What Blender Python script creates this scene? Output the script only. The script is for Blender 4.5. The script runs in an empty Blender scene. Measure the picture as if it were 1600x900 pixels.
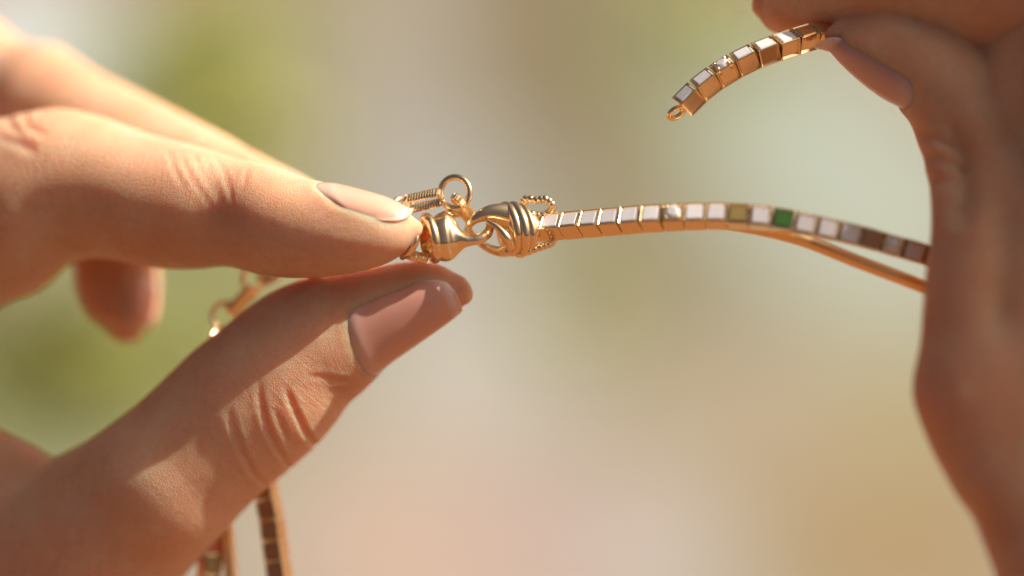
import bpy, bmesh, math, random
import numpy as np
from mathutils import Matrix, Vector
from mathutils.kdtree import KDTree

random.seed(7)
rng = np.random.default_rng(7)
scene = bpy.context.scene
C = scene.collection

# ------------------------------------------------------------------ camera
DIST = 333.3                      # mm from the lens to the plane of focus (120 mm wide there)
cam_d = bpy.data.cameras.new("camera")
cam_d.lens = 100.0
cam_d.sensor_width = 36.0
cam_d.clip_start = 0.01
cam_d.clip_end = 100.0
cam_d.dof.use_dof = True
cam_d.dof.focus_distance = (DIST - 1.5) * 0.001
cam_d.dof.aperture_fstop = 4.0
cam = bpy.data.objects.new("camera", cam_d)
PITCH = math.radians(24)           # the lens looks down at the ground behind the hands
TILT = Matrix.Rotation(-PITCH, 4, 'X')
cam.matrix_world = TILT @ Matrix.Translation((0, -DIST * 0.001, 0)) @ Matrix.Rotation(math.radians(90), 4, 'X')
C.objects.link(cam)
scene.camera = cam

# ------------------------------------------------------------------ sky, sun, exposure
SUN = (TILT.to_3x3() @ Vector((0.69, -0.165, 0.70))).normalized()
world = bpy.data.worlds.new("World")
scene.world = world
world.use_nodes = True
wn = world.node_tree
bg = wn.nodes["Background"]
sky = wn.nodes.new("ShaderNodeTexSky")
sky.sky_type = 'NISHITA'
sky.sun_disc = False
sky.sun_elevation = math.asin(SUN.z)
sky.sun_rotation = math.atan2(SUN.x, SUN.y)
sky.dust_density = 8.0
sky.air_density = 0.35
sky.ozone_density = 0.3
wn.links.new(sky.outputs[0], bg.inputs[0])
bg.inputs[1].default_value = 0.068

sun_d = bpy.data.lights.new("sun", 'SUN')
sun_d.energy = 5.0
sun_d.angle = math.radians(0.6)
sun_d.color = (1.0, 0.98, 0.95)
sun = bpy.data.objects.new("sun", sun_d)
sun.rotation_euler = SUN.to_track_quat('Z', 'Y').to_euler()
sun.location = SUN * 3
C.objects.link(sun)

vs = scene.view_settings
vs.view_transform = 'Standard'
vs.look = 'None'
vs.gamma = 1.0
vs.exposure = 0.48
vs.use_curve_mapping = False
vs.use_white_balance = True
vs.white_balance_temperature = 7700
vs.white_balance_tint = 12
scene.render.engine = 'CYCLES'
scene.cycles.use_denoising = True
scene.cycles.max_bounces = 10
scene.cycles.sample_clamp_indirect = 6.0

# ------------------------------------------------------------------ helpers
K = 0.075                          # mm per photograph pixel in the plane of focus


def P(px, py, y=0.0):
    """photograph pixel + depth in mm -> world point in mm"""
    f = K * (DIST + y) / DIST
    return np.array([(px - 800.0) * f, y, (450.0 - py) * f])


WORLD = {}                         # world origin (mm) of every object made here


def empty(name, loc_mm, label, category, group=None):
    o = bpy.data.objects.new(name, None)
    C.objects.link(o)
    o.empty_display_size = 0.005
    o.matrix_world = TILT @ Matrix.Translation(Vector(loc_mm) * 0.001)
    WORLD[o.name] = np.array(loc_mm, float)
    o["label"] = label
    o["category"] = category
    if group:
        o["group"] = group
    return o


def mesh_from(name, verts_m, faces, mat=None, smooth=True):
    me = bpy.data.meshes.new(name)
    me.from_pydata([tuple(v) for v in verts_m], [], [tuple(f) for f in faces])
    me.update()
    bm = bmesh.new()
    bm.from_mesh(me)
    bmesh.ops.recalc_face_normals(bm, faces=bm.faces)
    bm.to_mesh(me)
    bm.free()
    if smooth:
        me.polygons.foreach_set("use_smooth", [True] * len(me.polygons))
    if mat:
        me.materials.append(mat)
    return me


def part(name, verts_mm, faces, mat, parent=None, smooth=True, angle=None):
    """one mesh object with its origin at its own centre, verts in world mm"""
    v = np.asarray(verts_mm, float)
    c = v.mean(axis=0)
    me = mesh_from(name, (v - c) * 0.001, faces, mat, smooth)
    if angle is not None:
        me.set_sharp_from_angle(angle=math.radians(angle))
    o = bpy.data.objects.new(name, me)
    C.objects.link(o)
    base = np.zeros(3)
    if parent is not None:
        o.parent = parent
        base = WORLD[parent.name]
    o.location = Vector((c - base) * 0.001)
    if parent is None:
        o.matrix_world = TILT @ Matrix.Translation(Vector(c) * 0.001)
    WORLD[o.name] = c
    return o


def catmull(pts, n):
    """Catmull-Rom through rows of pts, n samples per span"""
    p = np.asarray(pts, float)
    p = np.vstack([2 * p[0] - p[1], p, 2 * p[-1] - p[-2]])
    out = []
    for i in range(1, len(p) - 2):
        for k in range(n):
            t = k / n
            a, b, c, d = p[i - 1], p[i], p[i + 1], p[i + 2]
            out.append(0.5 * (2 * b + (c - a) * t + (2 * a - 5 * b + 4 * c - d) * t * t + (3 * b - a - 3 * c + d) * t ** 3))
    out.append(p[-2])
    return np.array(out)


def unit(v):
    v = np.asarray(v, float)
    return v / (np.linalg.norm(v, axis=-1, keepdims=True) + 1e-12)


def loft(rings, caps=True, closed=False):
    """rings: (n, m, 3) -> verts, faces"""
    n, m, _ = rings.shape
    v = rings.reshape(-1, 3)
    f = []
    for i in range(n if closed else n - 1):
        j = (i + 1) % n
        for k in range(m):
            l = (k + 1) % m
            f.append((i * m + k, i * m + l, j * m + l, j * m + k))
    if caps and not closed:
        f.append(tuple(range(m))[::-1])
        f.append(tuple((n - 1) * m + k for k in range(m)))
    return v, f


def frames(path, up, closed=False):
    p = np.asarray(path, float)
    if closed:
        t = unit(np.roll(p, -1, 0) - np.roll(p, 1, 0))
    else:
        t = unit(np.gradient(p, axis=0))
    up = np.broadcast_to(np.asarray(up, float), p.shape)
    s = unit(np.cross(t, up))
    u = unit(np.cross(s, t))
    return t, s, u


def tube(path, radii, up=(0, 0.3, 1), m=16, closed=False, flat=1.0):
    """round tube; radii scalar or per point; flat scales it along 'up'"""
    p = np.asarray(path, float)
    r = np.broadcast_to(np.asarray(radii, float), (len(p),))
    t, s, u = frames(p, up, closed)
    a = np.linspace(0, 2 * math.pi, m, endpoint=False)
    rings = p[:, None] + r[:, None, None] * (s[:, None] * np.cos(a)[None, :, None] + flat * u[:, None] * np.sin(a)[None, :, None])
    return loft(rings, True, closed)


def ring_path(c, r1, r2, ax1, ax2, n=40):
    a = np.linspace(0, 2 * math.pi, n, endpoint=False)
    return np.asarray(c) + r1 * np.cos(a)[:, None] * np.asarray(ax1) + r2 * np.sin(a)[:, None] * np.asarray(ax2)


def ribbed(path, up, width, thick, pitch, depth, closed=False):
    """flat band whose faces carry fine cross ribs (width along the side vector)"""
    p = np.asarray(path, float)
    if closed:
        p = np.vstack([p, p[:1]])
    seg = np.linalg.norm(np.diff(p, axis=0), axis=1)
    s = np.concatenate([[0], np.cumsum(seg)])
    n = max(4, int(round(s[-1] / pitch)))
    q, off = [], []
    for i in range(n):
        for fr, o in ((0.02, -depth), (0.22, 0.0), (0.78, 0.0), (0.98, -depth)):
            d = (i + fr) / n * s[-1]
            q.append([np.interp(d, s, p[:, k]) for k in range(3)])
            off.append(o)
    q = np.array(q)
    off = np.array(off)[:, None]
    t, sd, u = frames(q, up, closed)
    w, h = width / 2 + off, thick / 2 + off
    b = 0.18 * thick
    rings = np.stack([q + sd * w + u * (h - b), q + sd * (w - b) + u * h, q - sd * (w - b) + u * h, q - sd * w + u * (h - b),
                      q - sd * w - u * (h - b), q - sd * (w - b) - u * h, q + sd * (w - b) - u * h, q + sd * w - u * (h - b)], axis=1)
    return loft(rings, True, closed)


def join(*vf):
    V, F, k = [], [], 0
    for v, f in vf:
        V.append(np.asarray(v, float))
        F += [tuple(i + k for i in x) for x in f]
        k += len(v)
    return np.vstack(V), F


def sphere(c, r, n=10, m=14):
    path = [np.asarray(c) + np.array([0, 0, -r * math.cos(math.pi * (i + 0.02) / (n + 0.04))]) for i in range(n + 1)]
    rad = [r * math.sin(math.pi * (i + 0.02) / (n + 0.04)) for i in range(n + 1)]
    return tube(path, rad, up=(0, 1, 0), m=m)


# ------------------------------------------------------------------ materials
def mat(name):
    m = bpy.data.materials.new(name)
    m.use_nodes = True
    nt = m.node_tree
    return m, nt, nt.nodes["Principled BSDF"]


def N(nt, kind, **kw):
    n = nt.nodes.new(kind)
    for k, v in kw.items():
        setattr(n, k, v)
    return n


def math_node(nt, op, a, b=None, clamp=False):
    n = nt.nodes.new("ShaderNodeMath")
    n.operation = op
    n.use_clamp = clamp
    for i, x in enumerate((a, b)):
        if x is None:
            continue
        if isinstance(x, (int, float)):
            n.inputs[i].default_value = x
        else:
            nt.links.new(x, n.inputs[i])
    return n.outputs[0]


def gold_mat(name, col, rough, scratch=0.06):
    m, nt, b = mat(name)
    b.inputs["Metallic"].default_value = 1.0
    tc = N(nt, "ShaderNodeTexCoord")
    no = N(nt, "ShaderNodeTexNoise")
    no.inputs["Scale"].default_value = 900
    no.inputs["Detail"].default_value = 4
    nt.links.new(tc.outputs["Object"], no.inputs["Vector"])
    mr = N(nt, "ShaderNodeMapRange")
    mr.inputs["To Min"].default_value = rough * 0.7
    mr.inputs["To Max"].default_value = rough * 1.5
    nt.links.new(no.outputs["Fac"], mr.inputs["Value"])
    nt.links.new(mr.outputs[0], b.inputs["Roughness"])
    b.inputs["Base Color"].default_value = (*col, 1)
    bu = N(nt, "ShaderNodeBump")
    bu.inputs["Strength"].default_value = scratch
    bu.inputs["Distance"].default_value = 0.0001
    nt.links.new(no.outputs["Fac"], bu.inputs["Height"])
    nt.links.new(bu.outputs[0], b.inputs["Normal"])
    # fine polishing scratches spread a part of every highlight
    hz = N(nt, "ShaderNodeBsdfPrincipled")
    hz.inputs["Metallic"].default_value = 1.0
    hz.inputs["Base Color"].default_value = (*col, 1)
    hz.inputs["Roughness"].default_value = 0.42
    nt.links.new(bu.outputs[0], hz.inputs["Normal"])
    ms = N(nt, "ShaderNodeMixShader")
    ms.inputs[0].default_value = 0.24
    nt.links.new(b.outputs[0], ms.inputs[1])
    nt.links.new(hz.outputs[0], ms.inputs[2])
    nt.links.new(ms.outputs[0], nt.nodes["Material Output"].inputs["Surface"])
    return m


GOLD = gold_mat("rose_gold", (1.0, 0.79, 0.50), 0.10)
GOLD_SATIN = gold_mat("satin_gold", (1.0, 0.76, 0.46), 0.28)


def stone_mat(name, col, col2, rough, scale=700, coat=0.5):
    m, nt, b = mat(name)
    tc = N(nt, "ShaderNodeTexCoord")
    oi = N(nt, "ShaderNodeObjectInfo")
    add = N(nt, "ShaderNodeVectorMath", operation='ADD')
    nt.links.new(tc.outputs["Object"], add.inputs[0])
    nt.links.new(oi.outputs["Random"], add.inputs[1])
    no = N(nt, "ShaderNodeTexNoise")
    no.inputs["Scale"].default_value = scale
    no.inputs["Detail"].default_value = 3
    no.inputs["Distortion"].default_value = 1.2
    nt.links.new(add.outputs[0], no.inputs["Vector"])
    mx = N(nt, "ShaderNodeMix", data_type='RGBA')
    mx.inputs["A"].default_value = (*col, 1)
    mx.inputs["B"].default_value = (*col2, 1)
    nt.links.new(no.outputs["Fac"], mx.inputs["Factor"])
    nt.links.new(mx.outputs["Result"], b.inputs["Base Color"])
    b.inputs["Roughness"].default_value = rough
    b.inputs["Coat Weight"].default_value = coat
    b.inputs["Coat Roughness"].default_value = 0.08
    return m


PEARL = stone_mat("mother_of_pearl", (0.84, 0.84, 0.86), (0.68, 0.68, 0.72), 0.3)
GREEN = stone_mat("green_stone", (0.035, 0.13, 0.03), (0.07, 0.19, 0.05), 0.3, 1500)
BROWN = stone_mat("brown_stone", (0.42, 0.23, 0.11), (0.32, 0.16, 0.075), 0.3)
OLIVE = stone_mat("olive_gold_enamel", (0.42, 0.31, 0.12), (0.34, 0.27, 0.10), 0.3)
CORAL = stone_mat("coral_stone", (0.75, 0.22, 0.14), (0.65, 0.16, 0.10), 0.35)

DIAMOND, nt, b = mat("diamond")
b.inputs["Base Color"].default_value = (0.95, 0.95, 1.0, 1)
b.inputs["Roughness"].default_value = 0.02
b.inputs["IOR"].default_value = 2.2
b.inputs["Transmission Weight"].default_value = 0.35


def skin_mat(name, light, deep):
    m, nt, b = mat(name)
    L = nt.links
    al = N(nt, "ShaderNodeAttribute", attribute_name="along")
    ar = N(nt, "ShaderNodeAttribute", attribute_name="around")
    cr = N(nt, "ShaderNodeAttribute", attribute_name="crease")
    tc = N(nt, "ShaderNodeTexCoord")
    cx = N(nt, "ShaderNodeCombineXYZ")
    L.new(al.outputs["Fac"], cx.inputs[0])
    L.new(ar.outputs["Fac"], cx.inputs[1])
    # colour: blotchy, a little redder over the creased joints
    n1 = N(nt, "ShaderNodeTexNoise")
    n1.inputs["Scale"].default_value = 160
    n1.inputs["Detail"].default_value = 5
    L.new(tc.outputs["Object"], n1.inputs["Vector"])
    ramp = N(nt, "ShaderNodeValToRGB")
    ramp.color_ramp.elements[0].position = 0.3
    ramp.color_ramp.elements[0].color = (*deep, 1)
    ramp.color_ramp.elements[1].position = 0.66
    ramp.color_ramp.elements[1].color = (*light, 1)
    L.new(n1.outputs["Fac"], ramp.inputs["Fac"])
    n2 = N(nt, "ShaderNodeTexNoise")
    n2.inputs["Scale"].default_value = 1100
    n2.inputs["Detail"].default_value = 3
    L.new(tc.outputs["Object"], n2.inputs["Vector"])
    n3 = N(nt, "ShaderNodeTexNoise")
    n3.inputs["Scale"].default_value = 60
    L.new(tc.outputs["Object"], n3.inputs["Vector"])
    mr3 = N(nt, "ShaderNodeMapRange")
    mr3.inputs["From Min"].default_value = 0.42
    mr3.inputs["From Max"].default_value = 0.70
    L.new(n3.outputs["Fac"], mr3.inputs["Value"])
    fl = N(nt, "ShaderNodeMix", data_type='RGBA')
    fl.inputs["B"].default_value = (0.70, 0.36, 0.25, 1)
    L.new(ramp.outputs["Color"], fl.inputs["A"])
    L.new(math_node(nt, 'MULTIPLY', mr3.outputs[0], 0.5), fl.inputs["Factor"])
    sp = N(nt, "ShaderNodeMix", data_type='RGBA', blend_type='MULTIPLY')
    sp.inputs["Factor"].default_value = 0.18
    L.new(fl.outputs["Result"], sp.inputs["A"])
    spr = N(nt, "ShaderNodeMapRange")
    spr.inputs["From Min"].default_value = 0.3
    spr.inputs["From Max"].default_value = 0.6
    spr.inputs["To Min"].default_value = 0.55
    L.new(n2.outputs["Fac"], spr.inputs["Value"])
    L.new(spr.outputs[0], sp.inputs["B"])
    red = N(nt, "ShaderNodeMix", data_type='RGBA')
    red.inputs["B"].default_value = (deep[0] * 0.95, deep[1] * 0.78, deep[2] * 0.7, 1)
    L.new(sp.outputs["Result"], red.inputs["A"])
    L.new(math_node(nt, 'MULTIPLY', cr.outputs["Fac"], 0.5), red.inputs["Factor"])
    L.new(red.outputs["Result"], b.inputs["Base Color"])
    b.inputs["Subsurface Weight"].default_value = 1.0
    b.inputs["Subsurface Radius"].default_value = (1.0, 0.22, 0.08)
    b.inputs["Subsurface Scale"].default_value = 0.0048
    b.inputs["Roughness"].default_value = 0.5
    b.inputs["Specular IOR Level"].default_value = 0.24
    # relief in mm along / around the finger
    mp = N(nt, "ShaderNodeMapping")
    mp.inputs["Scale"].default_value = (4.2, 2.6, 1)
    L.new(cx.outputs[0], mp.inputs["Vector"])
    wob = N(nt, "ShaderNodeTexNoise")
    wob.inputs["Scale"].default_value = 0.9
    wob.inputs["Detail"].default_value = 2
    L.new(cx.outputs[0], wob.inputs["Vector"])
    wv = N(nt, "ShaderNodeVectorMath", operation='MULTIPLY_ADD')
    wv.inputs[1].default_value = (1.6, 1.6, 0)
    L.new(wob.outputs["Color"], wv.inputs[0])
    L.new(mp.outputs[0], wv.inputs[2])
    vo = N(nt, "ShaderNodeTexVoronoi", feature='DISTANCE_TO_EDGE')
    vo.inputs["Scale"].default_value = 1.0
    L.new(wv.outputs[0], vo.inputs["Vector"])
    cell = math_node(nt, 'MINIMUM', math_node(nt, 'MULTIPLY', vo.outputs["Distance"], 5.0), 1.0)
    # transverse wrinkles where the joint skin gathers
    mp2 = N(nt, "ShaderNodeMapping")
    mp2.inputs["Scale"].default_value = (1.25, 0.17, 1)
    L.new(cx.outputs[0], mp2.inputs["Vector"])
    wr = N(nt, "ShaderNodeTexNoise")
    wr.inputs["Scale"].default_value = 1.0
    wr.inputs["Detail"].default_value = 4
    wr.inputs["Roughness"].default_value = 0.6
    L.new(mp2.outputs[0], wr.inputs["Vector"])
    wrk = math_node(nt, 'MULTIPLY', math_node(nt, 'ABSOLUTE', math_node(nt, 'SUBTRACT', wr.outputs["Fac"], 0.5)), 7.0)
    wrk = math_node(nt, 'MINIMUM', wrk, 1.0)
    wrk = math_node(nt, 'MULTIPLY', wrk, cr.outputs["Fac"])
    h = math_node(nt, 'ADD', math_node(nt, 'MULTIPLY', cell, 0.26), math_node(nt, 'MULTIPLY', wrk, 0.9))
    bu = N(nt, "ShaderNodeBump")
    bu.inputs["Strength"].default_value = 0.7
    bu.inputs["Distance"].default_value = 0.00016
    L.new(h, bu.inputs["Height"])
    L.new(bu.outputs[0], b.inputs["Normal"])
    return m


SKIN = skin_mat("skin", (0.72, 0.495, 0.345), (0.68, 0.395, 0.25))


def nail_mat(name, col):
    m, nt, b = mat(name)
    gr = N(nt, "ShaderNodeAttribute", attribute_name="growth")
    rp = N(nt, "ShaderNodeValToRGB")
    pale = tuple(min(0.95, c * 0.75 + 0.26) for c in col)
    el = rp.color_ramp.elements
    el[0].position, el[0].color = 0.06, (*tuple(c * 0.8 + 0.17 for c in col), 1)
    el[1].position, el[1].color = 1.0, (*pale, 1)
    for p_, c_ in ((0.22, col), (0.80, col), (0.90, pale)):
        e = el.new(p_)
        e.color = (*c_, 1)
    nt.links.new(gr.outputs["Fac"], rp.inputs["Fac"])
    nt.links.new(rp.outputs["Color"], b.inputs["Base Color"])
    b.inputs["Subsurface Weight"].default_value = 0.8
    b.inputs["Subsurface Radius"].default_value = (1.0, 0.4, 0.25)
    b.inputs["Subsurface Scale"].default_value = 0.0012
    b.inputs["Roughness"].default_value = 0.2
    b.inputs["Coat Weight"].default_value = 0.6
    b.inputs["Coat Roughness"].default_value = 0.06
    tc = N(nt, "ShaderNodeTexCoord")
    no = N(nt, "ShaderNodeTexNoise")
    no.inputs["Scale"].default_value = 380
    nt.links.new(tc.outputs["Object"], no.inputs["Vector"])
    bu = N(nt, "ShaderNodeBump")
    bu.inputs["Strength"].default_value = 0.12
    bu.inputs["Distance"].default_value = 0.0002
    nt.links.new(no.outputs["Fac"], bu.inputs["Height"])
    nt.links.new(bu.outputs[0], b.inputs["Normal"])
    return m


NAIL = nail_mat("nail_polish_nude", (0.88, 0.45, 0.345))
NAIL_DUSKY = nail_mat("nail_polish_dusky", (0.68, 0.35, 0.28))
NAIL_MAUVE = nail_mat("nail_polish_mauve", (0.60, 0.36, 0.34))

# ------------------------------------------------------------------ background: ground far out of focus, foliage before it
GROUND_Z = -0.62                   # m, below the hands
wm, nt, b = mat("pale_mottled_ground")


def ground_at(px, py):
    """point of the ground seen at a photograph pixel"""
    o = cam.matrix_world.translation
    d = TILT.to_3x3() @ Vector(((px - 800) * K, DIST, (450 - py) * K))
    return o + d * ((GROUND_Z - o.z) / d.z)


tc = N(nt, "ShaderNodeTexCoord")
b.inputs["Roughness"].default_value = 0.9
nz = N(nt, "ShaderNodeTexNoise")
nz.inputs["Scale"].default_value = 9.0
nz.inputs["Detail"].default_value = 5
nt.links.new(tc.outputs["Object"], nz.inputs["Vector"])
base = N(nt, "ShaderNodeMix", data_type='RGBA')
base.inputs["A"].default_value = (0.17, 0.07, 0.026, 1)  # brown of the ground out of view, chosen for its warm bounce light
base.inputs["B"].default_value = (0.21, 0.09, 0.035, 1)
nt.links.new(nz.outputs["Fac"], base.inputs["Factor"])
col = base.outputs["Result"]
# patches of ground colour standing in for the blurred surroundings: photograph pixel, radius in photograph pixels (x, y), colour
GAIN = (2.62, 2.2, 1.82)          # picture value of a white ground under this sun and exposure
lin = lambda v: (v / 255 / 12.92) if v < 11 else ((v / 255 + 0.055) / 1.055) ** 2.4
PATCHES = [
    (800, 450, 1200, 1000, (188, 178, 150)),
    (880, 60, 170, 360, (142, 117, 74)),
    (1000, 420, 280, 150, (160, 145, 106)),
    (480, 40, 190, 220, (178, 158, 108)),
    (420, 300, 130, 120, (165, 150, 95)),
    (600, 120, 90, 320, (188, 170, 152)),
    (700, 320, 170, 130, (192, 184, 170)),
    (1120, 60, 190, 190, (156, 158, 108)),
    (1330, 260, 220, 250, (204, 206, 182)),
    (1370, 790, 260, 260, (190, 152, 102)),
    (1400, 620, 160, 120, (192, 172, 120)),
    (700, 850, 330, 200, (230, 190, 164)),
    (740, 560, 170, 150, (216, 202, 182)),
    (860, 820, 110, 110, (210, 178, 165)),
    (1030, 860, 130, 110, (220, 198, 182)),
    (30, 40, 170, 150, (248, 252, 240)),  # lit spot put into the ground colour as a pale patch
    (1150, 640, 240, 130, (198, 172, 138)),
    (300, 130, 190, 200, (160, 166, 84)),
    (120, 570, 330, 190, (138, 146, 70)),
]
PATCHES = [(a_, b_, c_, d_, tuple(min(0.9, lin(v) / g_) for v, g_ in zip(e_, GAIN))) for a_, b_, c_, d_, e_ in PATCHES]
for (px, py, rx, ry, pc) in PATCHES:
    c = ground_at(px, py)
    ex = abs(ground_at(px + rx, py).x - c.x)
    ey = abs(ground_at(px, py - ry * 0.5).y - ground_at(px, py + ry * 0.5).y)
    sb = N(nt, "ShaderNodeVectorMath", operation='SUBTRACT')
    sb.inputs[1].default_value = (c.x, c.y, 0)
    nt.links.new(tc.outputs["Object"], sb.inputs[0])
    ml = N(nt, "ShaderNodeVectorMath", operation='MULTIPLY')
    ml.inputs[1].default_value = (1 / ex, 1 / ey, 0)
    nt.links.new(sb.outputs[0], ml.inputs[0])
    ln = N(nt, "ShaderNodeVectorMath", operation='LENGTH')
    nt.links.new(ml.outputs[0], ln.inputs[0])
    wob = math_node(nt, 'ADD', ln.outputs["Value"], math_node(nt, 'MULTIPLY', math_node(nt, 'SUBTRACT', nz.outputs["Fac"], 0.5), 0.9))
    mr = N(nt, "ShaderNodeMapRange", interpolation_type='SMOOTHSTEP')
    mr.inputs["From Min"].default_value = 1.25
    mr.inputs["From Max"].default_value = 0.5
    nt.links.new(wob, mr.inputs["Value"])
    mx = N(nt, "ShaderNodeMix", data_type='RGBA')
    mx.inputs["B"].default_value = (*pc, 1)
    nt.links.new(col, mx.inputs["A"])
    nt.links.new(math_node(nt, 'MULTIPLY', mr.outputs[0], 0.9), mx.inputs["Factor"])
    col = mx.outputs["Result"]
nt.links.new(col, b.inputs["Base Color"])
bu = N(nt, "ShaderNodeBump")
bu.inputs["Strength"].default_value = 0.4
bu.inputs["Distance"].default_value = 0.01
nt.links.new(nz.outputs["Fac"], bu.inputs["Height"])
nt.links.new(bu.outputs[0], b.inputs["Normal"])

me = mesh_from("ground", [(-30, -30, 0), (30, -30, 0), (30, 60, 0), (-30, 60, 0)], [(0, 1, 2, 3)], wm, smooth=False)
ground = bpy.data.objects.new("ground", me)
ground.location = (0, 0, GROUND_Z)
C.objects.link(ground)
ground["kind"] = "structure"
ground["label"] = "pale beige and pink ground far out of focus"

lm, nt, b = mat("leaf")
oi = N(nt, "ShaderNodeNewGeometry")
lr = N(nt, "ShaderNodeValToRGB")
lr.color_ramp.elements[0].color = (0.25, 0.29, 0.06, 1)
lr.color_ramp.elements[1].color = (0.48, 0.50, 0.15, 1)
nt.links.new(oi.outputs["Random Per Island"], lr.inputs["Fac"])
nt.links.new(lr.outputs["Color"], b.inputs["Base Color"])
b.inputs["Roughness"].default_value = 0.6
LV, LF = [], []
# clumps: pixel, depth mm, radius px (x, y), number of leaves
for (px, py, dy, rx, ry, n) in [(330, 150, 900, 80, 120, 300), (250, 60, 950, 60, 110, 130), (420, 240, 940, 60, 60, 130),
                                (150, 560, 900, 200, 110, 380), (30, 520, 930, 130, 120, 120), (400, 470, 980, 110, 70, 170),
                                (1120, 20, 1000, 130, 90, 130), (900, 480, 1020, 120, 60, 50)]:
    for _ in range(n):
        a, r = random.uniform(0, 2 * math.pi), abs(random.gauss(0, 0.55))
        c = P(px + rx * r * math.cos(a), py + ry * r * math.sin(a), dy + random.uniform(-60, 60))
        d = unit(rng.normal(size=3))
        w = unit(np.cross(d, unit(rng.normal(size=3))))
        nn = np.cross(d, w)
        l = random.uniform(7, 13)
        k = len(LV)
        LV += [c - d * l, c + w * l * 0.42 + nn * 1.2, c + d * l, c - w * l * 0.42 + nn * 1.2]
        LF += [(k, k + 1, k + 2), (k, k + 2, k + 3)]
fol = part("foliage", np.array(LV), LF, lm, None, smooth=False)
fol["kind"] = "stuff"
fol["label"] = "soft green leaves out of focus behind the hands"

# ------------------------------------------------------------------ hands
def sweep(stations, n=10, m=56, expo=2.0):
    """stations: (Apx, Apy, Bpx, Bpy, depth mm, depth ratio) -> dense centre c, half axis u (towards A), half axis w (towards the lens)"""
    rows = []
    for (ax, ay, bx, by, y, ra) in stations:
        A, B = P(ax, ay, y), P(bx, by, y)
        rows.append(np.concatenate([A, B, [ra]]))
    r = catmull(rows, n)
    A, B, ra = r[:, :3], r[:, 3:6], r[:, 6]
    c, u = (A + B) / 2, (A - B) / 2
    h = np.linalg.norm(u, axis=1)
    t = unit(np.gradient(c, axis=0))
    w = np.cross(unit(u), t)
    w = unit(w)
    w[w[:, 1] > 0] *= -1
    w = unit(w + np.array([0, -0.6, 0]))
    return dict(c=c, u=u, w=w * (h * ra)[:, None], h=h, t=t, n=n)


def ring_pts(S, i, th, grow=0.0):
    i = np.asarray(i, float)
    i0 = np.clip(np.floor(i).astype(int), 0, len(S["c"]) - 2)
    f = (i - i0)[..., None]
    lerp = lambda a: a[i0] * (1 - f) + a[i0 + 1] * f
    c, u, w = lerp(S["c"]), lerp(S["u"]), lerp(S["w"])
    d = u * np.cos(th)[..., None] + w * np.sin(th)[..., None]
    return c + d + unit(d) * grow


def sweep_mesh(S, m=56):
    th = np.linspace(0, 2 * math.pi, m, endpoint=False)
    rings = np.stack([ring_pts(S, np.full(m, float(i)), th) for i in range(len(S["c"]))])
    # round the far end
    c, t, h = S["c"][-1], S["t"][-1], S["h"][-1]
    last = rings[-1]
    ext = []
    for k in range(1, 6):
        a = k / 6 * math.pi / 2
        ext.append(c + (last - c) * math.cos(a) + t * h * 0.75 * math.sin(a))
    rings = np.concatenate([rings, np.array(ext)])
    return loft(rings)


def nail_on(S, i0, i1, th0, th1, base_bow, tip_bow, name, mat_, parent, grow=0.16, side=None, ext=0.0, taper=0.08, nv=33, nu=34):
    """nail plate laid on a sweep: i0..i1 along it, th0..th1 round it (degrees); returns object, grid, edge points"""
    v = np.linspace(-1, 1, nv)
    s = np.linspace(0, 1, nu)
    Sg, Vg = np.meshgrid(s, v, indexing='ij')
    b0 = i0 + base_bow * np.abs(Vg) ** 2.2
    b1 = i1 - tip_bow * (1 - np.sqrt(np.clip(1 - np.abs(Vg) ** 2.6, 0, 1)))
    I = b0 + (b1 - b0) * Sg
    tc_ = (th0 + th1) / 2
    tw = (th1 - th0) / 2
    TH = np.radians(tc_ + tw * Vg * (1 - taper * (1 - Sg) ** 1.5))
    imax = len(S["c"]) - 1.0
    stop = imax - ext
    Ic = np.minimum(I, stop)
    G = ring_pts(S, Ic, TH, grow)
    over = (I - Ic)
    step = np.linalg.norm(S["c"][int(stop)] - S["c"][int(stop) - 4]) / 4
    tdir = unit(S["c"][int(stop)] - S["c"][int(stop) - 6])
    G = G + tdir * (over * step)[..., None]
    centre = S["c"][int((i0 + i1) / 2)]
    # gentle crown, edges dip into the skin
    out = unit(G - ring_pts(S, Ic, TH, -2.0))
    G = G + out * (0.22 * (1 - Vg ** 2) - 0.26 * np.abs(Vg) ** 7 * np.clip(2.2 - 2 * Sg, 0.2, 1) - 0.46 * np.clip(1 - Sg * 8, 0, 1) ** 1.5)[..., None]
    top = G
    bot = G - out * 0.45
    V = np.concatenate([top.reshape(-1, 3), bot.reshape(-1, 3)])
    F, o = [], nu * nv
    idx = lambda a, c_: a * nv + c_
    for a in range(nu - 1):
        for c_ in range(nv - 1):
            q = (idx(a, c_), idx(a, c_ + 1), idx(a + 1, c_ + 1), idx(a + 1, c_))
            F.append(q)
            F.append(tuple(x + o for x in q[::-1]))
    for a in range(nu - 1):
        for c_ in (0, nv - 1):
            F.append((idx(a, c_), idx(a + 1, c_), idx(a + 1, c_) + o, idx(a, c_) + o))
    for c_ in range(nv - 1):
        for a in (0, nu - 1):
            F.append((idx(a, c_), idx(a, c_ + 1), idx(a, c_ + 1) + o, idx(a, c_) + o))
    ob = part(name, V, F, mat_, parent)
    at = ob.data.attributes.new("growth", 'FLOAT', 'POINT')
    at.data.foreach_set("value", np.tile(Sg.ravel(), 2).astype(np.float32))
    ob.modifiers.new("bevel", 'BEVEL').width = 0.00012
    ob.modifiers["bevel"].segments = 2
    ob.modifiers["bevel"].limit_method = 'ANGLE'
    edge = np.concatenate([top[0], top[:-4, 0], top[:-4, -1]])
    return ob, top.reshape(-1, 3), edge


def project(v):
    f = K * (DIST + v[:, 1]) / DIST
    return 800 + v[:, 0] / f, 450 - v[:, 2] / f


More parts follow.
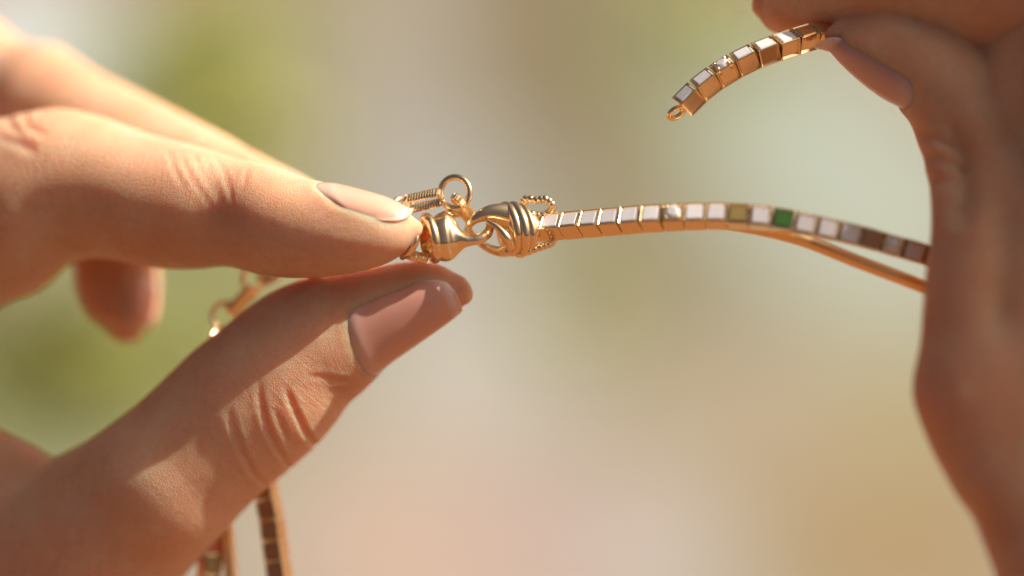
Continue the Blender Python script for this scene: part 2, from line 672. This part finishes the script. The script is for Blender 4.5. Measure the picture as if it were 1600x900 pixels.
def seg_dist(px, py, line):
    """distance in px to a polyline and how far along it (0..1)"""
    best = np.full(len(px), 1e9)
    par = np.zeros(len(px))
    n = len(line) - 1
    for k in range(n):
        (x0, y0), (x1, y1) = line[k], line[k + 1]
        dx, dy = x1 - x0, y1 - y0
        t = np.clip(((px - x0) * dx + (py - y0) * dy) / (dx * dx + dy * dy), 0, 1)
        d = np.hypot(px - x0 - t * dx, py - y0 - t * dy)
        s = d < best
        best[s] = d[s]
        par[s] = (k + t[s]) / n
    return best, par


def build_hand(name, root, sweeps, nails, creases, joints, voxel=0.42, smooth_it=7):
    """fuse the sweeps into one continuous skin, then work nail folds and creases into it"""
    V, F = join(*[sweep_mesh(S) for S in sweeps])
    me = bpy.data.meshes.new("tmp")
    me.from_pydata([tuple(v) for v in V], [], F)
    bm = bmesh.new()
    bm.from_mesh(me)
    bmesh.ops.recalc_face_normals(bm, faces=bm.faces)
    bm.to_mesh(me)
    bm.free()
    ob = bpy.data.objects.new("tmp", me)
    C.objects.link(ob)
    md = ob.modifiers.new("r", 'REMESH')
    md.mode = 'VOXEL'
    md.voxel_size = voxel
    sm = ob.modifiers.new("s", 'SMOOTH')
    sm.factor = 0.5
    sm.iterations = smooth_it
    dg = bpy.context.evaluated_depsgraph_get()
    ev = ob.evaluated_get(dg)
    fm = bpy.data.meshes.new_from_object(ev)
    bpy.data.objects.remove(ob)
    nv = len(fm.vertices)
    co = np.empty(nv * 3, np.float32)
    fm.vertices.foreach_get("co", co)
    co = co.reshape(-1, 3).astype(float)
    no = np.empty(nv * 3, np.float32)
    fm.vertices.foreach_get("normal", no)
    no = no.reshape(-1, 3).astype(float)
    disp = np.zeros(nv)
    # nail folds
    for grid, edge, fold in nails:
        kd = KDTree(len(grid))
        for i, p in enumerate(grid):
            kd.insert(p, i)
        kd.balance()
        ke = KDTree(len(edge))
        for i, p in enumerate(edge):
            ke.insert(p, i)
        ke.balance()
        lo, hi = grid.min(0) - 3, grid.max(0) + 3
        for i in np.nonzero(((co > lo) & (co < hi)).all(1))[0]:
            de = ke.find(co[i])[2]
            dn = kd.find(co[i])[2]
            if de < 2.2 and de < dn + 0.15:
                disp[i] = max(disp[i], fold * math.exp(-((de - 0.3) / 0.9) ** 2))
            elif dn < 0.9:
                disp[i] = -0.10
    ne = len(fm.edges)
    ed = np.empty(ne * 2, np.int32)
    fm.edges.foreach_get("vertices", ed)
    ed = ed.reshape(-1, 2)
    deg = np.bincount(ed.ravel(), minlength=nv).astype(float)
    for _ in range(4):
        acc_ = np.bincount(ed[:, 0], disp[ed[:, 1]], nv) + np.bincount(ed[:, 1], disp[ed[:, 0]], nv)
        disp = 0.5 * disp + 0.5 * acc_ / np.maximum(deg, 1)
    px, py = project(co)
    facing = np.clip(-no[:, 1] * 2.5 + 0.6, 0, 1)
    for (line, depth, width, bulge) in creases:
        d, t = seg_dist(px, py, line)
        fade = np.clip(np.sin(np.pi * np.clip(t * 0.96 + 0.04, 0, 1)) * 1.6, 0.0, 1)
        near = d < width * 5
        g = -depth * np.exp(-(d / width) ** 2) + bulge * np.exp(-((d - 2.3 * width) / (1.3 * width)) ** 2)
        disp += np.where(near, g * fade * facing, 0)
    # slight unevenness of the flesh
    for _ in range(14):
        k = rng.normal(size=3) * rng.uniform(0.15, 0.55)
        disp += 0.022 * np.sin(co @ k + rng.uniform(0, 6.28))
    co += no * disp[:, None]
    # along / around the nearest finger
    cen = np.concatenate([S["c"] for S in sweeps])
    tan = np.concatenate([S["t"] for S in sweeps])
    uu = np.concatenate([unit(S["u"]) for S in sweeps])
    hh = np.concatenate([S["h"] for S in sweeps])
    acc, off = [], 0.0
    for S in sweeps:
        acc.append(off + np.concatenate([[0], np.cumsum(np.linalg.norm(np.diff(S["c"], axis=0), axis=1))]))
        off += 200
    acc = np.concatenate(acc)
    best = np.full(nv, 1e9)
    who = np.zeros(nv, int)
    for k in range(len(cen)):
        d = ((co - cen[k]) ** 2).sum(1) / hh[k] ** 2
        s = d < best
        best[s] = d[s]
        who[s] = k
    rel = co - cen[who]
    along = acc[who] + (rel * tan[who]).sum(1)
    bb = np.cross(tan[who], uu[who])
    around = np.arctan2((rel * bb).sum(1), (rel * uu[who]).sum(1)) * 8.0
    crease = np.zeros(nv)
    for (x, y, r, a) in joints:
        crease = np.maximum(crease, a * np.exp(-((px - x) ** 2 + (py - y) ** 2) / r ** 2) * (facing > 0.05))
    base = WORLD[root.name] if root is not None else np.zeros(3)
    fm.vertices.foreach_set("co", ((co - base) * 0.001).astype(np.float32).ravel())
    for an, arr in (("along", along), ("around", around), ("crease", crease)):
        at = fm.attributes.new(an, 'FLOAT', 'POINT')
        at.data.foreach_set("value", arr.astype(np.float32))
    fm.polygons.foreach_set("use_smooth", [True] * len(fm.polygons))
    fm.materials.clear()
    fm.materials.append(SKIN)
    fm.name = name
    fm.update()
    o = bpy.data.objects.new(name, fm)
    C.objects.link(o)
    o.parent = root
    sd = o.modifiers.new("sub", 'SUBSURF')
    sd.levels = 1
    sd.render_levels = 1
    return o


# ---- the hand on the left: index and thumb pinch the clasp, middle finger behind, another fingertip below
INDEX = sweep([(-150, 270, -120, 600, 20, 0.9), (-60, 208, -20, 492, 17.5, 0.92), (35, 178, 55, 456, 15, 0.92), (95, 170, 105, 414, 13.2, 0.95), (155, 184, 162, 404, 11.4, 0.95), (235, 211, 235, 418, 9.2, 0.95), (308, 230, 300, 421, 7.2, 0.95), (372, 249, 354, 417, 5.4, 0.95), (432, 262, 420, 433, 2.6, 0.95), (500, 284, 480, 436, 0.4, 0.95), (556, 298, 545, 429, -1.0, 0.95), (604, 312, 598, 416, -1.7, 0.95), (636, 328, 630, 398, -2.0, 0.95), (652, 343, 648, 378, -2.0, 0.95)])
MIDDLE = sweep([(-190, -70, -300, 150, 46, 0.9), (-60, 2, -150, 200, 41, 0.9), (-10, 30, -90, 220, 38, 0.9), (40, 64, -40, 232, 35.5, 0.92), (86, 70, 10, 250, 33, 0.95), (122, 91, 48, 264, 31, 0.95), (165, 117, 90, 280, 28.5, 0.95), (255, 160, 185, 318, 24.5, 0.95), (345, 207, 285, 350, 20.5, 0.95), (402, 239, 345, 375, 18, 0.95), (480, 279, 430, 402, 15, 0.95), (540, 318, 500, 415, 13.5, 0.95), (575, 350, 555, 405, 12, 0.9)])
LITTLE = sweep([(112, 240, 250, 230, 30, 0.9), (112, 330, 251, 330, 30, 0.9), (113, 400, 249, 410, 29, 0.9), (118, 448, 248, 452, 28.5, 0.9),
                (131, 484, 244, 490, 28, 0.9), (148, 503, 237, 507, 28, 0.9), (166, 514, 224, 516, 28, 0.85)])
THUMB = sweep([(-190, 800, 0, 1250, 27, 0.8), (-60, 770, 110, 1120, 21, 0.82), (40, 735, 215, 995, 15.5, 0.86), (117, 700, 282, 908, 12, 0.9), (163, 671, 330, 855, 9.6, 0.92), (218, 628, 369, 812, 9.0, 0.92), (264, 585, 412, 770, 8.4, 0.92), (300, 549, 453, 735, 7.8, 0.92), (345, 514, 492, 700, 7.2, 0.92), (378, 488, 519, 668, 6.8, 0.92), (420, 458, 545, 630, 6.3, 0.9), (470, 437, 568, 611, 5.8, 0.88), (520, 428, 588, 589, 5.2, 0.86), (565, 420, 610, 567, 4.6, 0.85), (610, 412, 648, 540, 4.0, 0.85), (655, 407, 687, 512, 3.4, 0.85), (690, 413, 713, 492, 3.0, 0.85), (712, 426, 726, 478, 2.8, 0.8)])
PALM = sweep([(-260, 540, -330, 1150, 22, 0.6), (-120, 610, -120, 1120, 20, 0.55), (0, 672, 20, 1020, 16, 0.5), (62, 704, 110, 960, 13, 0.45), (96, 735, 140, 920, 11, 0.4)])

hand_l = empty("hand", P(100, 700, 0), "hand pinching the gold clasp between index finger and thumb, nude nails", "hand")
nI, gI, eI = nail_on(INDEX, 90.0, 124, -36, 69, 8, 13, "nail", NAIL, hand_l, ext=9, taper=0.24)
nT, gT, eT = nail_on(THUMB, 117.5, 167.5, 66, 190, 4, 12, "nail", NAIL_DUSKY, hand_l, ext=5)
nL, gL, eL = nail_on(LITTLE, 26.0, 55, 108, 196, 5, 7, "nail", NAIL, hand_l, ext=5)
CRE_L = [
    ([(446, 606), (455, 628), (466, 652), (478, 676), (492, 696), (512, 716)], 0.30, 4.0, 0.08),
    ([(404, 596), (407, 630), (418, 668), (433, 700), (448, 724), (470, 752)], 0.22, 3.8, 0.06),
    ([(356, 640), (366, 676), (378, 706), (397, 740), (424, 772)], 0.17, 4.2, 0.05),
    ([(428, 640), (440, 664), (452, 690)], 0.12, 3.5, 0.05),
    ([(505, 600), (530, 594), (560, 600)], 0.06, 3.5, 0.03),
    ([(510, 612), (540, 606), (570, 610)], 0.06, 3.5, 0.03),
    ([(480, 588), (510, 590), (548, 596)], 0.10, 3.5, 0.05),
    ([(281, 240), (296, 275), (318, 305), (330, 322)], 0.075, 3.4, 0.03),
    ([(300, 236), (312, 262), (334, 300), (345, 320)], 0.075, 3.4, 0.03),
    ([(318, 236), (326, 270), (342, 298), (350, 315)], 0.06, 3.2, 0.03),
    ([(336, 246), (352, 272), (360, 300), (362, 318)], 0.10, 3.5, 0.04),
    ([(388, 262), (384, 276), (380, 290)], 0.12, 3, 0.05),
    ([(262, 232), (272, 262), (290, 300)], 0.08, 4, 0.04),
    ([(10, 170), (16, 195), (40, 215)], 0.16, 7, 0.08),
    ([(35, 178), (44, 198), (75, 212)], 0.14, 6, 0.07),
    ([(0, 215), (30, 225), (60, 240)], 0.14, 7, 0.06),
    ([(372, 225), (384, 234), (396, 246)], 0.18, 3.5, 0.10),
    ([(386, 230), (396, 240), (404, 252)], 0.16, 3.5, 0.10),
]
JO_L = [(320, 275, 130, 0.30), (470, 650, 130, 0.3), (330, 790, 90, 0.22), (540, 605, 38, 0.6), (390, 240, 40, 0.7), (60, 190, 90, 0.4), (80, 90, 70, 0.4)]
build_hand("skin", hand_l, [INDEX, MIDDLE, LITTLE, THUMB, PALM], [(gI, eI, 0.15), (gT, eT, 0.12), (gL, eL, 0.2)], CRE_L, JO_L)

# ---- the hand on the right: index over thumb pinch the loose end
R_INDEX = sweep([(1760, -190, 1760, 110, -4, 0.9), (1640, -170, 1640, 120, -3, 0.9), (1540, -150, 1530, 95, -2, 0.9), (1450, -128, 1440, 62, -1, 0.92), (1380, -110, 1370, 46, 0, 0.92),
                 (1310, -94, 1305, 42, 2, 0.92), (1260, -78, 1258, 49, 3, 0.9), (1220, -56, 1218, 53, 4, 0.85), (1196, -34, 1197, 44, 4.5, 0.82), (1185, -12, 1186, 26, 4.5, 0.8)])
R_THUMB = sweep([(1600, 1050, 1850, 980, -24, 0.8), (1533, 838, 1760, 800, -21, 0.78), (1494, 772, 1720, 740, -20, 0.76), (1456, 702, 1690, 690, -19, 0.74), (1431, 640, 1675, 640, -18.5, 0.72), (1426, 590, 1670, 590, -18, 0.7), (1438, 520, 1670, 520, -17, 0.68), (1446, 425, 1672, 430, -15.5, 0.66), (1456, 332, 1668, 330, -12.5, 0.66), (1446, 262, 1640, 240, -8.5, 0.72), (1424, 194, 1590, 140, -5, 0.8), (1405, 166, 1530, 72, -3.5, 0.85), (1377, 148, 1480, 38, -2.6, 0.85), (1350, 128, 1435, 22, -2, 0.85), (1322, 103, 1394, 16, -1.6, 0.85), (1303, 82, 1356, 22, -1.4, 0.82), (1293, 66, 1326, 30, -1.3, 0.75)])
R_WEB = sweep([(1620, -180, 1980, 60, -4, 0.6), (1560, 0, 1940, 160, -5, 0.5), (1530, 150, 1930, 300, -8, 0.45), (1540, 320, 1930, 450, -12, 0.42), (1570, 520, 1930, 600, -16, 0.4), (1600, 700, 1930, 760, -18, 0.4), (1680, 1000, 1980, 1050, -20, 0.5)])
R_SUN_BLOCK = sweep([(1640, -170, 1900, -230, 3, 0.75), (1640, -60, 1920, -110, -5, 0.75), (1645, 40, 1960, -10, -12, 0.75), (1655, 115, 1980, 65, -16, 0.85), (1700, 210, 1990, 160, -19, 0.9), (1720, 320, 2010, 280, -21, 0.85), (1730, 640, 2030, 620, -24, 0.8), (1740, 900, 2040, 880, -25, 0.8)])  # unseen back of the hand, added and shaped to block the sun
hand_r = empty("hand", P(1500, 600, -15), "shaded hand holding the loose bracelet end between fingertip and thumb", "hand")
nR, gR, eR = nail_on(R_THUMB, 105.5, 163, -22, 62, 7, 7, "nail", NAIL_MAUVE, hand_r, ext=8)
CRE_R = [
    ([(1432, 205), (1460, 215), (1490, 235)], 0.3, 7, 0.12),
    ([(1446, 245), (1470, 250), (1505, 262)], 0.3, 7, 0.12),
    ([(1452, 290), (1480, 275), (1520, 250)], 0.25, 8, 0.10),
    ([(1480, 180), (1500, 240), (1505, 310), (1490, 360)], 1.1, 22, 0.2),
    ([(1570, 300), (1575, 420), (1560, 540)], 0.9, 26, 0.2),
]
JO_R = [(1470, 240, 70, 0.8), (1560, 100, 80, 0.4), (1500, 400, 120, 0.3)]
build_hand("skin", hand_r, [R_INDEX, R_THUMB, R_WEB, R_SUN_BLOCK], [(gR, eR, 0.25)], CRE_R, JO_R, smooth_it=14)

# ------------------------------------------------------------------ square links
def link_mesh(name, L=2.58, W=2.4, H=2.4, window=False):
    bm = bmesh.new()
    bmesh.ops.create_cube(bm, size=1.0)
    for v in bm.verts:
        v.co = Vector((v.co.x * L, v.co.y * W, v.co.z * H))
    bmesh.ops.bevel(bm, geom=list(bm.edges), offset=0.13, segments=2, affect='EDGES', profile=0.6)
    bm.faces.ensure_lookup_table()
    bm.normal_update()
    tops = [f for f in bm.faces if f.normal.z > 0.99 and f.calc_area() > 1]
    r = bmesh.ops.inset_region(bm, faces=tops, thickness=0.19, depth=0)
    for v in {v for f in tops for v in f.verts}:
        v.co.z -= 0.16
    if window:
        bm.normal_update()
        sides = [f for f in bm.faces if abs(f.normal.y) > 0.99 and f.calc_area() > 1]
        for f in sides:
            s = 1 if f.normal.y > 0 else -1
            bmesh.ops.inset_region(bm, faces=[f], thickness=0.26, depth=0)
            for v in f.verts:
                v.co.y -= s * 0.3
    for v in bm.verts:
        v.co *= 0.001
    me = bpy.data.meshes.new(name)
    bm.to_mesh(me)
    bm.free()
    me.polygons.foreach_set("use_smooth", [False] * len(me.polygons))
    me.materials.append(GOLD)
    return me


def inlay_mesh(name, m_, L=1.84, W=1.76, z=1.2, t=0.3):
    bm = bmesh.new()
    bmesh.ops.create_cube(bm, size=1.0)
    for v in bm.verts:
        v.co = Vector((v.co.x * L, v.co.y * W, v.co.z * t + z - 0.14))
    bmesh.ops.bevel(bm, geom=list(bm.edges), offset=0.08, segments=2, affect='EDGES')
    for v in bm.verts:
        v.co *= 0.001
    me = bpy.data.meshes.new(name)
    bm.to_mesh(me)
    bm.free()
    me.materials.append(m_)
    return me


def gem_mesh(name, r=0.98, z=1.05):
    n = 12
    a = np.linspace(0, 2 * math.pi, n, endpoint=False)
    rings = []
    for (rr, zz, tw) in ((0.05, -0.75, 0), (r, 0.0, 0), (r, 0.08, 0.5), (r * 0.80, 0.30, 0), (r * 0.52, 0.44, 0.5)):
        aa = a + tw * math.pi / n
        rings.append(np.stack([rr * np.cos(aa), rr * np.sin(aa), np.full(n, zz + z)], 1))
    v, f = loft(np.array(rings))
    return mesh_from(name, v * 0.001, f, DIAMOND, smooth=False)


def setting_mesh(name, r=1.0, z=1.2):
    vf = []
    for k in range(4):
        a = math.pi / 4 + k * math.pi / 2
        p = np.array([math.cos(a) * r, math.sin(a) * r, 0])
        vf.append(tube([p * 1.05 + [0, 0, 0.4], p + [0, 0, z], p * 0.93 + [0, 0, z + 0.2]], [0.26, 0.2, 0.16], up=(1, 0.2, 0), m=8))
    v, f = join(*vf)
    return mesh_from(name, v * 0.001, f, GOLD)


ME_LINK = link_mesh("link", L=2.44)
ME_LINKW = link_mesh("link_window", window=True)
ME_GEM = gem_mesh("gem")
ME_SET = setting_mesh("setting")
ME_IN = {k: inlay_mesh("inlay", m_) for k, m_ in (("w", PEARL), ("g", GREEN), ("b", BROWN), ("o", OLIVE), ("c", CORAL), ("k", GOLD))}
ME_CAB = mesh_from("cabochon", sphere((0, 0, 0.95), 0.86, 12, 18)[0] * 0.001, sphere((0, 0, 0.95), 0.86, 12, 18)[1], PEARL)


def obj_in(name, me, parent, Mw, own=None):
    """link a mesh at world matrix Mw under parent"""
    o = bpy.data.objects.new(name, me)
    C.objects.link(o)
    o.parent = parent
    o.matrix_local = Matrix.Translation(-Vector(WORLD[parent.name]) * 0.001) @ Mw
    return o


def sub(name, me, parent):
    o = bpy.data.objects.new(name, me)
    C.objects.link(o)
    o.parent = parent
    return o


def strand(root, path, normals, codes, pitch=2.68, start=0.0, mesh=None, labels=None):
    """square links along a path; codes give each link's inlay; normals: face direction per path row"""
    rows = np.hstack([np.asarray(path, float), np.asarray(normals, float)])
    d = catmull(rows, 24)
    p, nn = d[:, :3], d[:, 3:]
    s = np.concatenate([[0], np.cumsum(np.linalg.norm(np.diff(p, axis=0), axis=1))])
    out = []
    for i, c in enumerate(codes):
        a = start + (i + 0.5) * pitch
        at = lambda q, arr: np.array([np.interp(q, s, arr[:, k]) for k in range(3)])
        o = at(a, p)
        t = unit(at(a + 0.9, p) - at(a - 0.9, p))
        n = at(a, nn)
        n = unit(n - t * np.dot(n, t))
        bvec = np.cross(n, t)
        jit = rng.normal(size=3) * 0.012
        M = Matrix(((t[0], bvec[0], n[0], o[0] * 0.001), (t[1], bvec[1], n[1], o[1] * 0.001), (t[2], bvec[2], n[2], o[2] * 0.001), (0, 0, 0, 1)))
        M = M @ Matrix.Rotation(jit[0], 4, 'X') @ Matrix.Rotation(jit[1], 4, 'Z')
        lk = obj_in("link", mesh or ME_LINK, root, M)
        if c == "d":
            sub("gem", ME_GEM, lk)
            sub("setting", ME_SET, lk)
        elif c == "p":
            sub("cabochon", ME_CAB, lk)
        elif c in ME_IN:
            sub("inlay", ME_IN[c], lk)
        out.append(lk)
    L = s[-1]
    keep = s < start + len(codes) * pitch - 0.6
    v, f = tube(p[keep], 0.42, up=(0.1, 1, 0.1), m=10)
    part("connecting_cord", v, f, GOLD_SATIN, root)
    return out


def face_dir(deg, t=(1, 0, 0)):
    a = math.radians(deg)
    return (0, -math.cos(a), math.sin(a))


tile = empty("tile_bracelet", P(1110, 340, -7), "gold square-link strand inlaid with white, green and brown tiles, arching from the clasp", "bracelet")
TP = [(835, 357, 0.8, 36), (862, 354.5, 0, 35), (940, 348, -3.1, 33), (1020, 341.5, -5.6, 31), (1113, 338, -7.3, 24), (1183, 340, -8.6, 14), (1250, 349, -9.2, 6), (1330, 366, -9.4, 0), (1400, 385, -9.0, -3), (1447, 398.5, -8.0, -4), (1530, 425, -3, -6), (1600, 450, 4, -8)]
strand(tile, [P(x, y, d) for x, y, d, a in TP], [face_dir(a) for *_, a in TP], "dwwwwwwdwwowgwwwbpwwww"[:22], pitch=2.52, start=-1.3)

# ribbed gold band running behind the tile strand
band = empty("gold_band", P(1300, 395, -4), "plain gold band with ribbed edge below the tile strand", "chain")
BP = [P(1085, 345, -4.2), P(1165, 354, -5.2), P(1250, 374, -6.6), P(1340, 409, -7.6), P(1447, 450, -7.6), P(1540, 490, -3)]
v, f = ribbed(catmull(BP, 30), (0, -0.55, 0.84), 1.45, 1.25, 0.34, 0.09)
part("ribbed_strip", v, f, GOLD_SATIN, band, smooth=False)
up_n = np.array([0, -0.42, 0.9])
v, f = tube(catmull(BP, 20) + up_n * 0.48, 0.56, up=(0, -0.5, 0.86), m=12, flat=0.5)
part("smooth_top", v, f, GOLD_SATIN, band)

# ------------------------------------------------------------------ clasp: hooked half and looped half
def px_tube(rows, n=8, m=18, up=(0, -1, 0.2), flat=1.0):
    """rows: px, py, depth, radius px"""
    d = catmull([np.concatenate([P(a, b_, c_), [r * K]]) for a, b_, c_, r in rows], n)
    return tube(d[:, :3], np.maximum(d[:, 3], 0.05), up=up, m=m, flat=flat)


def px_sweep(rows, n=8, m=28):
    S = sweep(rows, n=n)
    return sweep_mesh(S, m)


hook = empty("hook_clasp", P(690, 370, 0), "polished gold hook half of the clasp gripped by the fingertips", "clasp")
v, f = px_sweep([(655, 352, 662, 400, 0.5, 0.8), (668, 344, 680, 406, 0.3, 0.85), (684, 336, 696, 409, 0, 0.85), (698, 332, 707, 406, 0, 0.8), (708, 340, 716, 397, -0.3, 0.75),
                 (715, 354, 726, 388, -0.6, 0.8), (728, 366, 738, 384, -0.9, 1.0), (744, 366, 752, 381, -0.9, 1.0), (757, 358, 768, 369, -0.3, 1.0), (758, 347, 771, 348, 0.8, 1.0), (748, 336, 758, 328, 2.0, 1.0)])
part("hook", v, f, GOLD, hook)
# upper horn that closes round the loop
v, f = px_tube([(688, 346, 0.4, 13), (702, 336, 0.8, 9), (716, 334, 1.6, 6), (727, 340, 2.6, 5), (732, 352, 3.2, 4.5), (727, 364, 3.0, 4)])
part("horn", v, f, GOLD, hook)
for (cx, cy, ry, rt, tilt) in ((673, 372, 33, 8.0, 0.22),):
    ax = unit(np.array([tilt, 0, -1.0]))
    ay = unit(np.array([0.25, -1.0, 0.0]))
    v, f = tube(ring_path(P(cx, cy, 0.2), ry * K, ry * K * 0.95, ax, ay, 48), rt * K, up=(1, 0.1, 0.1), m=14, closed=True)
    part("collar", v, f, GOLD, hook)
v, f = ribbed(catmull([P(636, 396, 0.5), P(650, 401, -1.2), P(668, 405, -1.4)], 10), (0, -0.4, 1), 1.4, 0.9, 0.26, 0.06)
part("ribbed_strip", v, f, GOLD, hook, smooth=False)
v, f = px_tube([(660, 352, -1.0, 5), (652, 366, -2.2, 5.5), (648, 380, -2.4, 6), (640, 394, -1.8, 5.5), (628, 402, -0.6, 5)])
part("wire_wrap", v, f, GOLD, hook)

loop = empty("loop_clasp", P(800, 360, 0), "gold twisted loop half of the clasp with ridged collar and beaded ring", "clasp")
# loop of twisted band
v, f = px_tube([(806, 340, 0.0, 21), (788, 335, -0.3, 18), (768, 333, -0.6, 13.5), (750, 338, -0.8, 9.5), (738, 346, -0.6, 7), (733, 356, 0.6, 5), (739, 368, 2.0, 5),
                (752, 381, 2.6, 6), (768, 390, 2.2, 7), (786, 393, 1.4, 9), (806, 386, 0.6, 13)], n=10, m=22)
part("loop", v, f, GOLD, loop)
v, f = px_tube([(760, 345, -1.6, 3), (778, 356, -2.2, 5), (792, 372, -2.4, 7), (800, 388, -1.6, 7)], n=8)
part("twist_ridge", v, f, GOLD, loop)
for (cx, cy, ry, rt) in ((795, 358, 36, 8.0), (807, 359, 38, 7.5), (819, 359, 35, 6.5)):
    ax = unit(np.array([0.16, 0.0, -1.0]))
    ay = unit(np.array([0.42, -1.0, 0.0]))
    v, f = tube(ring_path(P(cx, cy, 0.4), ry * K, ry * K * 0.95, ax, ay, 56), rt * K, up=(1, -0.2, 0.1), m=16, closed=True)
    part("ridge", v, f, GOLD, loop)
v, f = px_sweep([(792, 330, 800, 388, 0.4, 0.9), (812, 326, 820, 392, 0.4, 0.9), (824, 330, 829, 386, 0.4, 0.9)], n=4)
part("core", v, f, GOLD, loop)


def beaded(path, r, n, name, root):
    vf = [tube(path, r * 0.72, up=(0.1, 1, 0.2), m=10)]
    s = np.linspace(0, len(path) - 1, n)
    for q in s:
        c = np.array([np.interp(q, range(len(path)), path[:, k]) for k in range(3)])
        vf.append(sphere(c, r, 6, 10))
    v_, f_ = join(*vf)
    return part(name, v_, f_, GOLD, root)


beaded(catmull([P(824, 338, 1.8), P(818, 322, 1.8), P(822, 311, 1.2), P(838, 313, 0.2), P(852, 311, -0.4), P(862, 319, -0.2), P(861, 329, 0.4), P(848, 337, 0.4), P(832, 335, -0.2), P(826, 342, -0.8)], 8), 6.4 * K, 19, "beaded_ring", loop)
beaded(catmull([P(792, 393, 0.5), P(812, 396, -0.6), P(830, 391, -1.0), P(848, 385, -0.8), P(861, 380, -0.2), P(866, 373, 1.0)], 8), 6.4 * K, 12, "beaded_ring", loop)

# ------------------------------------------------------------------ extension chain: round rings and ribbed links
def round_ring(root, px, py, y, r, t, tiltx=0.0, tilty=0.0, name="ring"):
    ax = unit(np.array([math.cos(tilty), math.sin(tilty), 0]))
    az = unit(np.array([0, math.sin(tiltx), math.cos(tiltx)]))
    v_, f_ = tube(ring_path(P(px, py, y), r * K, r * K, ax, az, 48), t * K, up=np.cross(ax, az), m=14, closed=True)
    return part(name, v_, f_, GOLD, root)


def ribbed_link(root, a, b_, y0, y1, half, width, thick, name="ribbed_link", up=(0, -1, 0.3), roll=0.3):
    """stadium-shaped ribbed loop from pixel a to pixel b_"""
    A, B = P(*a, y0), P(*b_, y1)
    t = unit(B - A)
    side = unit(np.cross(t, unit(np.array([0, -1.0, roll]))))
    pts = []
    h = half * K
    for k in range(9):
        an = math.pi / 2 - math.pi * k / 8
        pts.append(B + h * (math.cos(an) * t + math.sin(an) * side))
    for k in range(9):
        an = -math.pi / 2 - math.pi * k / 8
        pts.append(A + h * (math.cos(an) * t + math.sin(an) * side))
    pts = np.array(pts)
    nrm = unit(np.cross(t, side))
    d = np.vstack([pts, pts[:1]])
    seg = np.concatenate([[0], np.cumsum(np.linalg.norm(np.diff(d, axis=0), axis=1))])
    q = np.linspace(0, seg[-1], 60, endpoint=False)
    path = np.stack([np.interp(q, seg, d[:, k]) for k in range(3)], 1)
    # band: thickness across the loop, width along its axis
    out = unit(path - (A + B) / 2)
    v_, f_ = ribbed(path, nrm, thick * K, width * K, 0.33, 0.09, closed=True)
    return part(name, v_, f_, GOLD, root, smooth=False)


ext = empty("extension_chain", P(680, 310, 0.5), "short gold chain of round rings and ribbed links above the fingertip nail", "chain")
round_ring(ext, 711, 301, 0.6, 24.5, 5.0, 0.1, -0.35)
round_ring(ext, 630, 318, 2.2, 14, 4, 0.9, 0.2)
ribbed_link(ext, (641, 318), (682, 309), 0.8, 0.0, 10, 21, 5.5, roll=-0.75)
ribbed_link(ext, (713, 311), (733, 333), -0.6, 1.2, 7, 13, 4.5, roll=6)

tail = empty("tail_chain", P(370, 470, 12), "small gold chain rings hanging in the gap behind index finger and thumb", "chain")
round_ring(tail, 352, 493, 13, 21, 4.2, 0.1, 0.2)
round_ring(tail, 396, 436, 13, 18, 4.0, 0.1, 0.3)
ribbed_link(tail, (364, 484), (392, 456), 13, 13, 7, 22, 6, roll=5)
ribbed_link(tail, (412, 438), (432, 428), 12.5, 12, 7, 22, 6, roll=5)
round_ring(tail, 345, 530, 13, 20, 4.2, 0.4, 0.9)

# ------------------------------------------------------------------ loose end held by the other hand
end = empty("bracelet_end", P(1160, 100, 1), "loose end of gold links with small ring, held by the shaded hand", "bracelet")
EP = [(1062, 172, -2.6, 66), (1079, 154, -2.6, 66), (1105, 131, -2.5, 65), (1135, 111, -2.4, 64), (1168, 93, -2.3, 62), (1202, 79, -2.0, 60), (1237, 67, -1.0, 52), (1272, 56, 0.4, 46), (1310, 45, 2.0, 45), (1350, 32, 4.0, 45)]
strand(end, [P(x, y, d) for x, y, d, a in EP], [face_dir(a) for *_, a in EP], "wwdwwwkk", pitch=2.66, start=0.35, mesh=ME_LINKW)
v, f = tube(ring_path(P(1057, 176, -2.6), 13 * K, 10 * K, unit(np.array([0.85, 0, 0.5])), unit(np.array([-0.3, -0.75, 0.5])), 36), 4.2 * K, up=(0.2, 0.6, 0.8), m=12, closed=True)
part("end_ring", v, f, GOLD, end)

# ------------------------------------------------------------------ strands hanging behind the thumb
h1 = empty("hanging_tile_strand", P(428, 830, 11), "gold strand with dark brown square tiles hanging below the thumb", "bracelet")
strand(h1, [P(408, 715, 11), P(416, 770, 11), P(424, 810, 11), P(431, 860, 11), P(437, 905, 11), P(442, 960, 11)],
       [(-0.35, -0.93, 0)] * 6, "bbbbbbb", pitch=2.52, start=0.0)
h2 = empty("hanging_smooth_strand", P(362, 870, 12), "narrow plain yellow gold strand hanging below the thumb, between two others", "chain")
v, f = ribbed(catmull([P(352, 800, 12), P(357, 850, 12), P(362, 905, 12), P(366, 960, 12)], 20), (-0.3, -1, 0), 1.5, 1.0, 0.3, 0.02)
part("flat_band", v, f, GOLD_SATIN, h2, smooth=False)
h3 = empty("hanging_ribbed_strand", P(325, 880, 13), "brownish gold strand hanging nearest the wrist", "chain")
strand(h3, [P(340, 800, 13), P(332, 850, 13), P(326, 905, 13), P(322, 960, 13)], [(0.5, -0.85, 0)] * 4, "bcob", pitch=2.5)
